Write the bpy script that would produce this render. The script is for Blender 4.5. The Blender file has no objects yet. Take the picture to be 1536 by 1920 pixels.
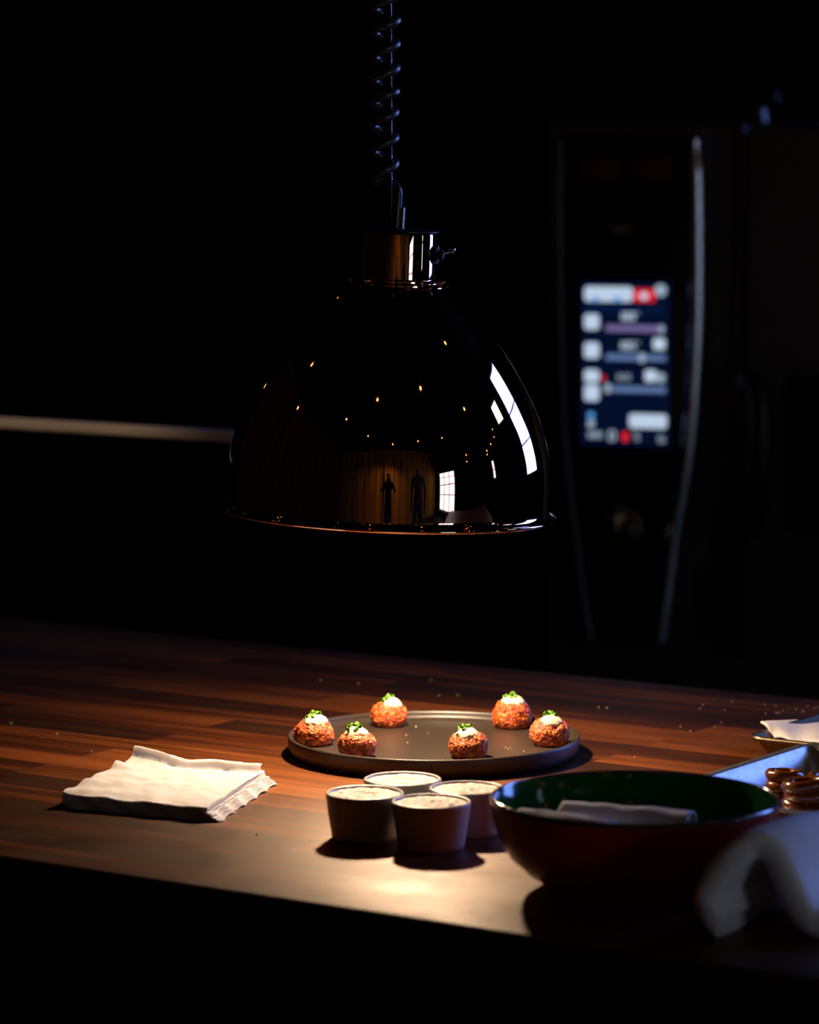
import bpy, bmesh, math, random
from mathutils import Vector, Matrix, noise
S = bpy.context.scene
C = S.collection
PI = math.pi
R = math.radians

# ------------------------------------------------------------------ camera
FPX = 6500.0
CAMZ = 1.45
PITCH = math.atan2(710.0, FPX)
cd = bpy.data.cameras.new('camera_view')
cam = bpy.data.objects.new('camera_view', cd)
C.objects.link(cam)
cam.location = (0, 0, CAMZ)
cam.rotation_euler = (PI/2 - PITCH, 0, 0)
cd.sensor_fit = 'HORIZONTAL'
cd.sensor_width = 24.0
cd.lens = 24.0*FPX/1536.0
cd.clip_start = 0.3
cd.clip_end = 60
cd.dof.use_dof = True
cd.dof.focus_distance = 2.97
cd.dof.aperture_fstop = 4.9
S.camera = cam
S.view_settings.view_transform = 'Standard'
S.view_settings.look = 'None'
S.view_settings.gamma = 1
S.view_settings.use_curve_mapping = False
S.view_settings.exposure = 0.0

def ray(px, py):
    d = Vector(((px-768)/FPX, (960-py)/FPX, -1))
    c, s = math.cos(PI/2-PITCH), math.sin(PI/2-PITCH)
    return Vector((d.x, d.y*c-d.z*s, d.y*s+d.z*c))
def P(px, py, Y):
    d = ray(px, py); t = Y/d.y
    return Vector((d.x*t, Y, CAMZ+d.z*t))
def G(px, py, z):
    d = ray(px, py); t = (z-CAMZ)/d.z
    return Vector((d.x*t, d.y*t, z))

# ------------------------------------------------------------------ world and lights
w = bpy.data.worlds.new('world'); S.world = w
w.use_nodes = True
bg = w.node_tree.nodes['Background']
bg.inputs[0].default_value = (0.3, 0.4, 0.6, 1); bg.inputs[1].default_value = 0.0

def spot(name, loc, target, energy, color, size, blend, soft):
    l = bpy.data.lights.new(name, 'SPOT'); l.energy = energy; l.color = color
    l.spot_size = R(size); l.spot_blend = blend; l.shadow_soft_size = soft
    o = bpy.data.objects.new(name, l); C.objects.link(o); o.location = loc
    o.rotation_euler = (Vector(target)-Vector(loc)).to_track_quat('-Z', 'Y').to_euler()
    return o
LAMP_Y = 3.0
LX = P(727, 962, LAMP_Y).x
RIMZ = P(727, 962, LAMP_Y).z
BULBZ = RIMZ + 0.046
TZ = 0.9
spot('heat_bulb_light', (LX, LAMP_Y, BULBZ), (LX+0.03, LAMP_Y-0.03, 0), 19.0, (1.0, 0.71, 0.45), 168, 0.85, 0.011)
WIN_COL = (0.16, 0.29, 1.0)
WIN_STR = 12.5
WIN2_STR = 3.0
spot('counter_fill_light', (-1.2, 1.8, 2.9), (-0.62, 4.35, 1.1), 90, (1.0, 0.74, 0.48), 16, 0.6, 0.03)  # added lamp that brightens only the counter's pale edge
spot('wall_fill_light', (0.3, -2.6, 3.0), (-0.5, -4.6, 0.9), 170, (1.0, 0.66, 0.28), 120, 1.0, 0.05)  # added lamp, unseen, so the cladding shows warm in the dome

# ------------------------------------------------------------------ materials
def mat(name, col, rough=0.5, metal=0.0, var=0.0, vscale=40, bump=0.0, bscale=200, bdist=0.001,
        emit=None, estr=0, coat=0.0, crough=0.1, spec=0.5, sheen=0.0, sss=0.0, stretch=None, trans=0):
    m = bpy.data.materials.new(name); m.use_nodes = True
    nt = m.node_tree; b = nt.nodes['Principled BSDF']
    b.inputs['Base Color'].default_value = (*col, 1)
    b.inputs['Roughness'].default_value = rough
    b.inputs['Metallic'].default_value = metal
    b.inputs['Specular IOR Level'].default_value = spec
    b.inputs['Coat Weight'].default_value = coat
    b.inputs['Coat Roughness'].default_value = crough
    b.inputs['Sheen Weight'].default_value = sheen
    if trans: b.inputs['Transmission Weight'].default_value = trans
    if sss:
        b.inputs['Subsurface Weight'].default_value = sss
        b.inputs['Subsurface Radius'].default_value = (0.004, 0.002, 0.001)
        b.inputs['Subsurface Scale'].default_value = 1.0
    if emit:
        b.inputs['Emission Color'].default_value = (*emit, 1)
        b.inputs['Emission Strength'].default_value = estr
    tc = nt.nodes.new('ShaderNodeTexCoord'); mp = nt.nodes.new('ShaderNodeMapping')
    nt.links.new(tc.outputs['Object'], mp.inputs[0])
    if stretch: mp.inputs['Scale'].default_value = stretch
    if var:
        n = nt.nodes.new('ShaderNodeTexNoise'); n.inputs['Scale'].default_value = vscale
        n.inputs['Detail'].default_value = 5
        nt.links.new(mp.outputs[0], n.inputs['Vector'])
        mx = nt.nodes.new('ShaderNodeMix'); mx.data_type = 'RGBA'
        mx.inputs[6].default_value = (*[c*(1-var) for c in col], 1)
        mx.inputs[7].default_value = (*[min(1, c*(1+var)) for c in col], 1)
        nt.links.new(n.outputs['Fac'], mx.inputs[0])
        nt.links.new(mx.outputs[2], b.inputs['Base Color'])
    if bump:
        n2 = nt.nodes.new('ShaderNodeTexNoise'); n2.inputs['Scale'].default_value = bscale
        n2.inputs['Detail'].default_value = 4
        nt.links.new(mp.outputs[0], n2.inputs['Vector'])
        bp = nt.nodes.new('ShaderNodeBump'); bp.inputs['Strength'].default_value = bump
        bp.inputs['Distance'].default_value = bdist
        nt.links.new(n2.outputs['Fac'], bp.inputs['Height'])
        nt.links.new(bp.outputs[0], b.inputs['Normal'])
    return m

def ramp_mat(name, stops, rough, scale, kind='NOISE', bump=0.0, bdist=0.001, spec=0.5, sss=0, detail=6):
    """colour ramp driven by noise / voronoi"""
    m = mat(name, stops[0][1], rough, spec=spec, sss=sss)
    nt = m.node_tree; b = nt.nodes['Principled BSDF']; mp = [n for n in nt.nodes if n.type == 'MAPPING'][0]
    if kind == 'NOISE':
        n = nt.nodes.new('ShaderNodeTexNoise'); n.inputs['Detail'].default_value = detail; out = 'Fac'
    else:
        n = nt.nodes.new('ShaderNodeTexVoronoi'); out = 'Distance'
    n.inputs['Scale'].default_value = scale
    nt.links.new(mp.outputs[0], n.inputs['Vector'])
    r = nt.nodes.new('ShaderNodeValToRGB'); el = r.color_ramp.elements
    while len(el) < len(stops): el.new(0.5)
    for e, (p, c) in zip(el, stops): e.position = p; e.color = (*c, 1)
    nt.links.new(n.outputs[out], r.inputs[0]); nt.links.new(r.outputs[0], b.inputs['Base Color'])
    if bump:
        bp = nt.nodes.new('ShaderNodeBump'); bp.inputs['Strength'].default_value = bump
        bp.inputs['Distance'].default_value = bdist
        nt.links.new(n.outputs[out], bp.inputs['Height']); nt.links.new(bp.outputs[0], b.inputs['Normal'])
    return m

def wood_mat():
    m = mat('walnut_block', (0.2, 0.05, 0.02), 0.38, spec=0.62)
    nt = m.node_tree; L = nt.links; b = nt.nodes['Principled BSDF']
    b.inputs['Specular Tint'].default_value = (1.0, 0.60, 0.30, 1)
    tc = nt.nodes.new('ShaderNodeTexCoord')
    br = nt.nodes.new('ShaderNodeTexBrick')
    br.offset = 0.37; br.offset_frequency = 2; br.squash = 1
    br.inputs['Scale'].default_value = 1
    br.inputs['Brick Width'].default_value = 0.62
    br.inputs['Row Height'].default_value = 0.046
    br.inputs['Mortar Size'].default_value = 0.0006
    br.inputs['Mortar Smooth'].default_value = 0.6
    br.inputs['Color1'].default_value = (0, 0, 0, 1)
    br.inputs['Color2'].default_value = (1, 1, 1, 1)
    br.inputs['Mortar'].default_value = (0.1, 0.1, 0.1, 1)
    L.new(tc.outputs['Object'], br.inputs['Vector'])
    mp = nt.nodes.new('ShaderNodeMapping'); mp.inputs['Scale'].default_value = (1.2, 26, 26)
    L.new(tc.outputs['Object'], mp.inputs[0])
    # shift the grain strip by strip
    cb = nt.nodes.new('ShaderNodeVectorMath'); cb.operation = 'MULTIPLY_ADD'
    cb.inputs[1].default_value = (7, 3, 5)
    L.new(br.outputs['Color'], cb.inputs[0]); L.new(mp.outputs[0], cb.inputs[2])
    n = nt.nodes.new('ShaderNodeTexNoise'); n.inputs['Scale'].default_value = 2.2
    n.inputs['Detail'].default_value = 8; n.inputs['Roughness'].default_value = 0.62
    n.inputs['Distortion'].default_value = 0.6
    L.new(cb.outputs[0], n.inputs['Vector'])
    n3 = nt.nodes.new('ShaderNodeTexNoise'); n3.inputs['Scale'].default_value = 16
    n3.inputs['Detail'].default_value = 3
    L.new(cb.outputs[0], n3.inputs['Vector'])
    # strip tone + grain
    a1 = nt.nodes.new('ShaderNodeMath'); a1.operation = 'MULTIPLY_ADD'
    a1.inputs[1].default_value = 0.55; a1.inputs[2].default_value = -0.27
    L.new(br.outputs['Color'], a1.inputs[0])
    a2 = nt.nodes.new('ShaderNodeMath'); a2.operation = 'ADD'
    L.new(a1.outputs[0], a2.inputs[0]); L.new(n.outputs['Fac'], a2.inputs[1])
    r = nt.nodes.new('ShaderNodeValToRGB'); el = r.color_ramp.elements
    el[0].position = 0.15; el[0].color = (0.006, 0.0009, 0.0002, 1)
    el[1].position = 0.85; el[1].color = (0.21, 0.054, 0.0085, 1)
    e = el.new(0.48); e.color = (0.040, 0.0066, 0.0010, 1)
    L.new(a2.outputs[0], r.inputs[0])
    mx = nt.nodes.new('ShaderNodeMix'); mx.data_type = 'RGBA'; mx.blend_type = 'MULTIPLY'
    mx.inputs[0].default_value = 0.45
    L.new(r.outputs[0], mx.inputs[6]); L.new(n3.outputs['Fac'], mx.inputs[7])
    L.new(mx.outputs[2], b.inputs['Base Color'])
    # smears in the gloss
    n4 = nt.nodes.new('ShaderNodeTexNoise'); n4.inputs['Scale'].default_value = 9
    n4.inputs['Detail'].default_value = 4; n4.inputs['Distortion'].default_value = 1.0
    L.new(tc.outputs['Object'], n4.inputs['Vector'])
    rr = nt.nodes.new('ShaderNodeMapRange'); rr.inputs[1].default_value = 0.3; rr.inputs[2].default_value = 0.7
    rr.inputs[3].default_value = 0.45; rr.inputs[4].default_value = 0.58
    L.new(n4.outputs['Fac'], rr.inputs[0]); L.new(rr.outputs[0], b.inputs['Roughness'])
    bp = nt.nodes.new('ShaderNodeBump'); bp.inputs['Strength'].default_value = 0.12
    bp.inputs['Distance'].default_value = 0.0006
    L.new(n3.outputs['Fac'], bp.inputs['Height']); L.new(bp.outputs[0], b.inputs['Normal'])
    return m

M = {}
M['wood'] = wood_mat()
M['copper'] = mat('polished_copper', (0.86, 0.50, 0.36), 0.025, 1.0, var=0.06, vscale=12, bump=0.02, bscale=8, bdist=0.0006)
M['copper_in'] = mat('inner_reflector', (0.75, 0.42, 0.26), 0.45, 0.6, var=0.1)
M['chrome'] = mat('chrome', (0.62, 0.66, 0.72), 0.08, 1.0, var=0.05)
M['cord'] = mat('black_rubber', (0.012, 0.013, 0.016), 0.42, var=0.2, coat=0.8, crough=0.34)
M['steelwire'] = mat('steel_wire', (0.55, 0.58, 0.62), 0.28, 1.0, var=0.2, vscale=900)
M['bulb'] = mat('hot_glass', (0.9, 0.3, 0.1), 0.2, emit=(1, 0.30, 0.08), estr=1.2, var=0.05)
M['plate'] = mat('black_stoneware', (0.026, 0.018, 0.012), 0.40, spec=0.55, var=0.25, vscale=30, bump=0.05, bscale=400, bdist=0.0004)
M['ceramic'] = mat('white_ceramic', (0.46, 0.44, 0.42), 0.35, var=0.04, vscale=60)
M['crust'] = ramp_mat('fried_crumb', [(0.28, (0.09, 0.006, 0.001)), (0.5, (0.42, 0.060, 0.006)), (0.74, (0.75, 0.25, 0.045))], 0.5, 230, bump=0.8, bdist=0.0012)
M['sauce'] = mat('cream_sauce', (0.66, 0.58, 0.43), 0.25, var=0.08, vscale=150, sss=0.15)
M['chivedry'] = mat('dull_chive', (0.035, 0.06, 0.012), 0.6, var=0.2)
M['crumb'] = mat('pale_crumb', (0.30, 0.22, 0.15), 0.6, var=0.1)
M['chive'] = mat('chive_green', (0.10, 0.26, 0.012), 0.4, var=0.5, vscale=300)
M['foam'] = ramp_mat('flaky_topping', [(0.30, (0.38, 0.17, 0.08)), (0.44, (0.62, 0.45, 0.33)), (0.62, (0.85, 0.76, 0.66))], 0.6, 210, bump=0.7, bdist=0.0012)
M['napkin'] = mat('paper_napkin', (0.50, 0.48, 0.455), 0.85, var=0.04, vscale=80, bump=0.35, bscale=900, bdist=0.0005, sss=0.6)
M['napkin'].node_tree.nodes['Principled BSDF'].inputs['Subsurface Radius'].default_value = (0.012, 0.010, 0.008)
M['bowl_in'] = mat('green_glaze', (0.005, 0.085, 0.014), 0.12, var=0.2, vscale=10)
M['bowl_out'] = mat('red_brown_glaze', (0.42, 0.030, 0.010), 0.35, var=0.25, vscale=14)
M['rimdark'] = mat('bowl_rim_glaze', (0.05, 0.05, 0.06), 0.14, coat=0.6, var=0.1)
M['linen'] = mat('white_linen', (0.80, 0.79, 0.78), 0.9, var=0.06, vscale=30, bump=0.4, bscale=1200, bdist=0.0006)
M['alu'] = mat('scuffed_aluminium', (0.48, 0.48, 0.49), 0.42, 1.0, var=0.45, vscale=110, bump=0.3, bscale=260, bdist=0.0004)
M['darksteel'] = mat('tarnished_steel', (0.16, 0.12, 0.08), 0.42, 1.0, var=0.25, vscale=60)
M['pretzel'] = mat('glazed_brown_crust', (0.20, 0.050, 0.008), 0.25, var=0.5, vscale=90, coat=0.6, crough=0.15)
M['paper'] = mat('white_paper', (0.72, 0.70, 0.72), 0.8, var=0.03, vscale=60, bump=0.3, bscale=700, bdist=0.0004)
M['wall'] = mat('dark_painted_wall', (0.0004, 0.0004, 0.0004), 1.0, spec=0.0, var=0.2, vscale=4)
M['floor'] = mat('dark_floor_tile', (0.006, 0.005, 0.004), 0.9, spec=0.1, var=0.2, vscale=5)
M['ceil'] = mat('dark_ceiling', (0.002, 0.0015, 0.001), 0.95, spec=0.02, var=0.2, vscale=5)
M['ovensteel'] = mat('brushed_oven_steel', (0.16, 0.16, 0.17), 0.5, 0.8, var=0.15, vscale=40, stretch=(1, 1, 30))
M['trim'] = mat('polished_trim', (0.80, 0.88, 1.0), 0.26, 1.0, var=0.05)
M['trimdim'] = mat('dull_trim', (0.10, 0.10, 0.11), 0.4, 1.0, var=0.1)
M['blackglass'] = mat('black_glass', (0.002, 0.002, 0.003), 0.25, spec=0.2, var=0.1)
M['blackplastic'] = mat('black_plastic', (0.004, 0.004, 0.005), 0.4, var=0.1)
M['knob'] = mat('knob_metal', (0.85, 0.66, 0.42), 0.25, 1.0, var=0.1)
M['logo'] = mat('dull_red_badge', (0.09, 0.008, 0.005), 0.6, var=0.2)
M['badge'] = mat('tan_badge', (0.2, 0.15, 0.09), 0.6, var=0.2)
M['counter'] = mat('black_counter', (0.0008, 0.0008, 0.0008), 1.0, spec=0.0, var=0.2)
M['rail'] = mat('pale_counter_edge', (0.55, 0.45, 0.38), 0.7, var=0.12, vscale=9)
M['darkcloth'] = mat('dark_clothing', (0.012, 0.010, 0.010), 0.9, var=0.3)
M['shirt'] = mat('brown_shirt', (0.07, 0.035, 0.03), 0.9, var=0.3)
M['skin'] = mat('skin', (0.35, 0.17, 0.11), 0.5, var=0.1)
M['hair'] = mat('dark_hair', (0.01, 0.007, 0.005), 0.6, var=0.2)
M['bulbwarm'] = mat('warm_glass_bulb', (1, 0.6, 0.25), 0.3, emit=(1.0, 0.38, 0.08), estr=14, var=0.05)
M['winframe'] = mat('black_window_frame', (0.01, 0.01, 0.01), 0.5, var=0.1)
def emat(name, col, s): return mat(name, tuple(c*0.05 for c in col), 0.4, emit=col, estr=s, spec=0.1, var=0.05)
M['daylight'] = emat('daylight_pane', WIN_COL, WIN_STR)
M['daylight2'] = emat('pale_daylight_pane', (0.70, 0.84, 1.08), WIN2_STR)
M['scr_bg'] = emat('screen_navy', (0.0012, 0.0045, 0.022), 1)
M['scr_white'] = emat('screen_white', (0.50, 0.62, 0.78), 1.0)
M['scr_blue'] = emat('screen_blue', (0.10, 0.35, 0.85), 0.9)
M['scr_red'] = emat('screen_red', (0.85, 0.02, 0.03), 0.9)
M['scr_mauve'] = emat('screen_mauve', (0.16, 0.12, 0.30), 1.0)
M['scr_grey'] = emat('screen_slate', (0.12, 0.20, 0.42), 0.9)
M['scr_mid'] = emat('screen_grey', (0.36, 0.47, 0.60), 0.85)

def plank_wall_mat(name='vertical_wood_cladding', hi=(0.20, 0.11, 0.028), sc=9):
    m = mat(name, (0.2, 0.12, 0.05), 0.9, spec=0.03)
    nt = m.node_tree; L = nt.links; b = nt.nodes['Principled BSDF']
    tc = nt.nodes.new('ShaderNodeTexCoord')
    mp = nt.nodes.new('ShaderNodeMapping'); mp.inputs['Scale'].default_value = (sc, sc, 0.15)
    L.new(tc.outputs['Object'], mp.inputs[0])
    n = nt.nodes.new('ShaderNodeTexNoise'); n.inputs['Scale'].default_value = 1.3; n.inputs['Detail'].default_value = 7
    L.new(mp.outputs[0], n.inputs['Vector'])
    r = nt.nodes.new('ShaderNodeValToRGB'); el = r.color_ramp.elements
    el[0].position = 0.36; el[0].color = (0.004, 0.002, 0.0005, 1)
    el[1].position = 0.52; el[1].color = (*hi, 1)
    L.new(n.outputs['Fac'], r.inputs[0]); L.new(r.outputs[0], b.inputs['Base Color'])
    return m
M['cladding'] = plank_wall_mat()
M['sidewall'] = plank_wall_mat('shaded_cladding', (0.045, 0.015, 0.0015), 6)  # same cladding as the front wall, its shade put into a darker colour

# ------------------------------------------------------------------ mesh helpers
def tag(o, label=None, cat=None, group=None, kind=None):
    if label: o['label'] = label
    if cat: o['category'] = cat
    if group: o['group'] = group
    if kind: o['kind'] = kind
    return o
def empty(name, loc=(0, 0, 0), rz=0):
    o = bpy.data.objects.new(name, None); C.objects.link(o)
    o.location = loc; o.rotation_euler = (0, 0, rz); o.empty_display_size = 0.05
    return o
def obj(name, bm, m, parent=None, smooth=40, loc=None, rz=0):
    bmesh.ops.recalc_face_normals(bm, faces=bm.faces[:])
    me = bpy.data.meshes.new(name); bm.to_mesh(me); bm.free()
    for mm in (m if isinstance(m, (list, tuple)) else [m]): me.materials.append(mm)
    if smooth:
        for p in me.polygons: p.use_smooth = True
        me.set_sharp_from_angle(angle=R(smooth))
    o = bpy.data.objects.new(name, me); C.objects.link(o)
    if parent: o.parent = parent
    if loc is not None: o.location = loc
    if rz: o.rotation_euler = (0, 0, rz)
    return o
def bx(bm, c, s, bev=0.0, rot=None):
    r = bmesh.ops.create_cube(bm, size=1)
    vs = r['verts']
    for v in vs: v.co = Vector((v.co.x*s[0], v.co.y*s[1], v.co.z*s[2]))
    if bev:
        es = list({e for v in vs for e in v.link_edges})
        rr = bmesh.ops.bevel(bm, geom=es, offset=bev, segments=3, affect='EDGES', profile=0.5)
        vs = list({v for f in rr['faces'] for v in f.verts} | {v for v in vs if v.is_valid})
    for v in vs:
        if rot: v.co = rot @ v.co
        v.co += Vector(c)
    return vs
def lathe(bm, prof, seg=96, closed=False, jit=None):
    rings = []
    for r, z in prof:
        if r < 1e-6: rings.append([bm.verts.new((0, 0, z))])
        else: rings.append([bm.verts.new((r*math.cos(2*PI*k/seg), r*math.sin(2*PI*k/seg), z)) for k in range(seg)])
    n = len(rings)
    for i in range(n if closed else n-1):
        a, b = rings[i], rings[(i+1) % n]
        for k in range(seg):
            k2 = (k+1) % seg
            if len(a) == 1 and len(b) == 1: continue
            if len(a) == 1: bm.faces.new((a[0], b[k], b[k2]))
            elif len(b) == 1: bm.faces.new((a[k], b[0], a[k2]))
            else: bm.faces.new((a[k], b[k], b[k2], a[k2]))
    return rings
def tube(bm, pts, r, seg=12, cap=True):
    pts = [Vector(p) for p in pts]; rings = []
    up = Vector((0.13, 0.29, 1)).normalized(); prev = None
    for i, p in enumerate(pts):
        t = (pts[min(i+1, len(pts)-1)]-pts[max(i-1, 0)]).normalized()
        if prev is None:
            u = t.orthogonal().normalized()
        else:
            u = (prev-t*prev.dot(t)).normalized()
        prev = u; v = t.cross(u)
        rr = r[i] if isinstance(r, (list, tuple)) else r
        rings.append([bm.verts.new(p+(u*math.cos(2*PI*k/seg)+v*math.sin(2*PI*k/seg))*rr) for k in range(seg)])
    for a, b in zip(rings, rings[1:]):
        for k in range(seg): bm.faces.new((a[k], b[k], b[(k+1) % seg], a[(k+1) % seg]))
    if cap:
        bm.faces.new(rings[0]); bm.faces.new(rings[-1])
def grid(bm, nu, nv, f):
    vs = [[bm.verts.new(f(i/nu, j/nv)) for j in range(nv+1)] for i in range(nu+1)]
    for i in range(nu):
        for j in range(nv): bm.faces.new((vs[i][j], vs[i+1][j], vs[i+1][j+1], vs[i][j+1]))
    return vs
def catmull(pts, n):
    out = []
    Q = [pts[0]]+list(pts)+[pts[-1]]
    for i in range(1, len(Q)-2):
        p0, p1, p2, p3 = [Vector(q) for q in Q[i-1:i+3]]
        for k in range(n):
            t = k/n
            out.append(0.5*((2*p1)+(p2-p0)*t+(2*p0-5*p1+4*p2-p3)*t*t+(3*p1-p0-3*p2+p3)*t**3))
    out.append(Vector(pts[-1])); return out
def new(): return bmesh.new()

# ------------------------------------------------------------------ the room
X0, X1, Y0, Y1, ZC = -5.0, 5.0, -4.6, 8.2, 4.9
def struct(name, c, s, m):
    b = new(); bx(b, c, s); o = obj(name, b, m, smooth=0); o['kind'] = 'structure'; return o
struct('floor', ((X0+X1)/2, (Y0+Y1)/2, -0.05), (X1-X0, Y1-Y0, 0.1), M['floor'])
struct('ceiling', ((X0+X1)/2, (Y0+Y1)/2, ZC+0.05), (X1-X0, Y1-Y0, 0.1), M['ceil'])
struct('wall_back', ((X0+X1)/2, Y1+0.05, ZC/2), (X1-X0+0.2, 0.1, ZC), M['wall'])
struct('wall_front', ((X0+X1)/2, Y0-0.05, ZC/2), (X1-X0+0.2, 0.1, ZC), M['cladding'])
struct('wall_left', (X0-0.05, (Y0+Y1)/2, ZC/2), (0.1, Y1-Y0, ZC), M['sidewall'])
# right wall with two window openings
W1 = (5.3, 7.3, 1.0, 4.5)     # y0,y1,z0,z1
W2 = (-4.0, -1.7, 0.2, 2.35)
W3 = (3.7, 4.5, 3.4, 4.1)
W4 = (1.95, 2.2, 1.2, 2.25)
b = new()
def wpiece(y0, y1, z0, z1): bx(b, (X1+0.05, (y0+y1)/2, (z0+z1)/2), (0.1, y1-y0, z1-z0))
wpiece(Y0, W2[0], 0, ZC); wpiece(W2[1], W4[0], 0, ZC); wpiece(W4[1], W3[0], 0, ZC); wpiece(W3[1], W1[0], 0, ZC); wpiece(W1[1], Y1, 0, ZC)
for wd in (W1, W2, W3, W4):
    wpiece(wd[0], wd[1], 0, wd[2]); wpiece(wd[0], wd[1], wd[3], ZC)
o = obj('wall_right', b, M['wall'], smooth=0); o['kind'] = 'structure'
for i, (wd, mm, ny, nz) in enumerate(((W1, 'daylight', 2, 3), (W2, 'daylight2', 3, 4), (W3, 'daylight2', 1, 1), (W4, 'daylight2', 1, 2))):
    wr = empty('window_%d' % (i+1), (X1+0.05, (wd[0]+wd[1])/2, wd[2])); wr['kind'] = 'structure'
    W, H = wd[1]-wd[0], wd[3]-wd[2]
    b = new(); bx(b, (0.02, 0, H/2), (0.01, W, H)); obj('pane', b, M[mm], wr, 0)
    b = new(); t = 0.045
    for s in (-1, 1): bx(b, (0, s*(W/2-t/2), H/2), (0.06, t, H))
    for zz in (t/2, H-t/2): bx(b, (0, 0, zz), (0.06, W, t))
    for k in range(1, ny): bx(b, (0, -W/2+W*k/ny, H/2), (0.03, 0.045, H))
    for k in range(1, nz): bx(b, (0, 0, H*k/nz), (0.03, W, 0.045))
    obj('window_frame', b, M['winframe'], wr, 0)

# ------------------------------------------------------------------ table
UD = Vector((-0.831, 0.556, 0)).normalized()      # along the planks
VD = Vector((0.556, 0.831, 0)).normalized()       # away from the near edge
E0 = G(0, 1605, TZ)
near = E0.dot(VD)
back = G(1296, 1287, TZ).dot(VD)
depth = back-near
uc = E0.dot(UD)
ang = math.atan2(-UD.y, -UD.x)
t = empty('kitchen_table', UD*(uc-0.4)+VD*(near+depth/2), ang)
tag(t, 'long walnut butcher-block worktable lit by the copper lamp above it', 'table')
b = new(); bx(b, (0, 0, TZ-0.024), (3.4, depth, 0.048), 0.004)
obj('tabletop', b, M['wood'], t)
for sx in (-1, 1):
    for sy in (-1, 1):
        b = new(); bx(b, (sx*1.55, sy*(depth/2-0.1), (TZ-0.048)/2), (0.08, 0.08, TZ-0.048), 0.004)
        obj('leg', b, M['counter'], t)
b = new()
for sy in (-1, 1): bx(b, (0, sy*(depth/2-0.1), TZ-0.048-0.04), (3.02, 0.03, 0.08))
obj('apron', b, M['counter'], t)

# ------------------------------------------------------------------ heat lamp
PPM = FPX/LAMP_Y*0.9955
lamp = empty('heat_lamp', (LX, LAMP_Y, RIMZ))
lamp.rotation_euler = (0, R(2.3), 0)
tag(lamp, 'polished copper dome heat lamp hanging on a coiled black cord above the table', 'lamp')
prof_px = [(535, 92), (541, 100), (550, 112), (565, 129), (590, 154), (620, 181), (652, 206), (690, 232), (733, 257),
           (777, 278), (815, 291), (850, 299), (885, 302.5), (920, 303.5), (948, 303.5)]
pp = catmull([Vector((w_/PPM, (962-y)/PPM, 0)) for y, w_ in prof_px], 6)
outer = [(p.x, p.y) for p in pp]
e = 1/PPM
outer += [(305*e, 10*e), (309*e, 6*e)]
bead = [(313*e+4.2*e*math.cos(a), 1.5*e+4.2*e*math.sin(a)) for a in [R(q) for q in (110, 70, 30, -10, -50, -90, -130)]]
outer += bead
inner = [(r_-0.0016, z_-0.0004) for r_, z_ in reversed([(p.x, p.y) for p in pp])]
b = new(); lathe(b, outer, 160)
obj('dome_shade', b, M['copper'], lamp, 50)
b = new(); lathe(b, [(309*e, -2.2*e)]+inner+[(0.0001, inner[-1][1])], 128)
obj('inner_reflector', b, M['copper_in'], lamp, 50)
# stepped collar between dome and neck
zc = (962-535)/PPM
b = new(); lathe(b, [(92*e, zc-2*e), (96*e, zc+1*e), (96*e, zc+4*e), (88*e, zc+7*e), (84*e, zc+8*e), (84*e, zc+11*e), (80*e, zc+13*e), (70*e, zc+14*e)], 128)
obj('collar', b, M['copper'], lamp, 30)
NR = 70*e
ztop = (962-436)/PPM
b = new(); lathe(b, [(NR+1*e, zc+6*e), (NR, ztop-4*e), (NR-0.6*e, ztop-1*e), (NR-3*e, ztop), (0, ztop)], 128)
obj('neck', b, M['copper'], lamp, 30)
b = new(); lathe(b, [(NR-4*e, ztop), (NR+5*e, ztop+2*e), (NR+5*e, ztop+4*e), (NR-2*e, ztop+7*e), (0, ztop+8*e)], 96)
obj('cap', b, M['blackplastic'], lamp, 30)
for k in range(10):      # cooling slots' copper tabs round the collar
    a = 2*PI*(k+0.35)/10
    b = new(); bx(b, (88*e*math.cos(a), 88*e*math.sin(a), zc+9*e), (7*e, 11*e, 5*e), 1*e, None)
    oo = obj('collar_tab', b, M['copper'], lamp)
# pull-switch with a ball handle on the right of the neck
sw = new()
d = Vector((1, -0.25, 0)).normalized()
q0 = d*(NR+1*e)+Vector((0, 0, (962-474)*e))
tube(sw, [q0, q0+d*6*e], 17*e, 24)
tube(sw, [q0+d*6*e, q0+d*16*e], 9*e, 20)
swo = obj('switch', sw, M['blackplastic'], lamp)
b = new(); tube(b, [q0+d*14*e+Vector((0, 0, 2*e)), q0+d*22*e+Vector((0, 0, 5*e)), q0+d*30*e+Vector((0, 0, 8*e))], [2.5*e, 2*e, 2.4*e], 12)
r_ = bmesh.ops.create_uvsphere(b, u_segments=20, v_segments=12, radius=6.5*e)
for v in r_['verts']: v.co += q0+d*33*e+Vector((0, 0, 10*e))
obj('switch_lever', b, M['chrome'], swo)
# bulb
b = new(); lathe(b, [(0, 0.0), (0.03, 0.003), (0.045, 0.012), (0.047, 0.025), (0.035, 0.055), (0.02, 0.075), (0.018, 0.1), (0, 0.1)], 48)
obj('bulb', b, M['bulb'], lamp, 60, loc=(0, 0, BULBZ-RIMZ+0.014))
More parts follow.
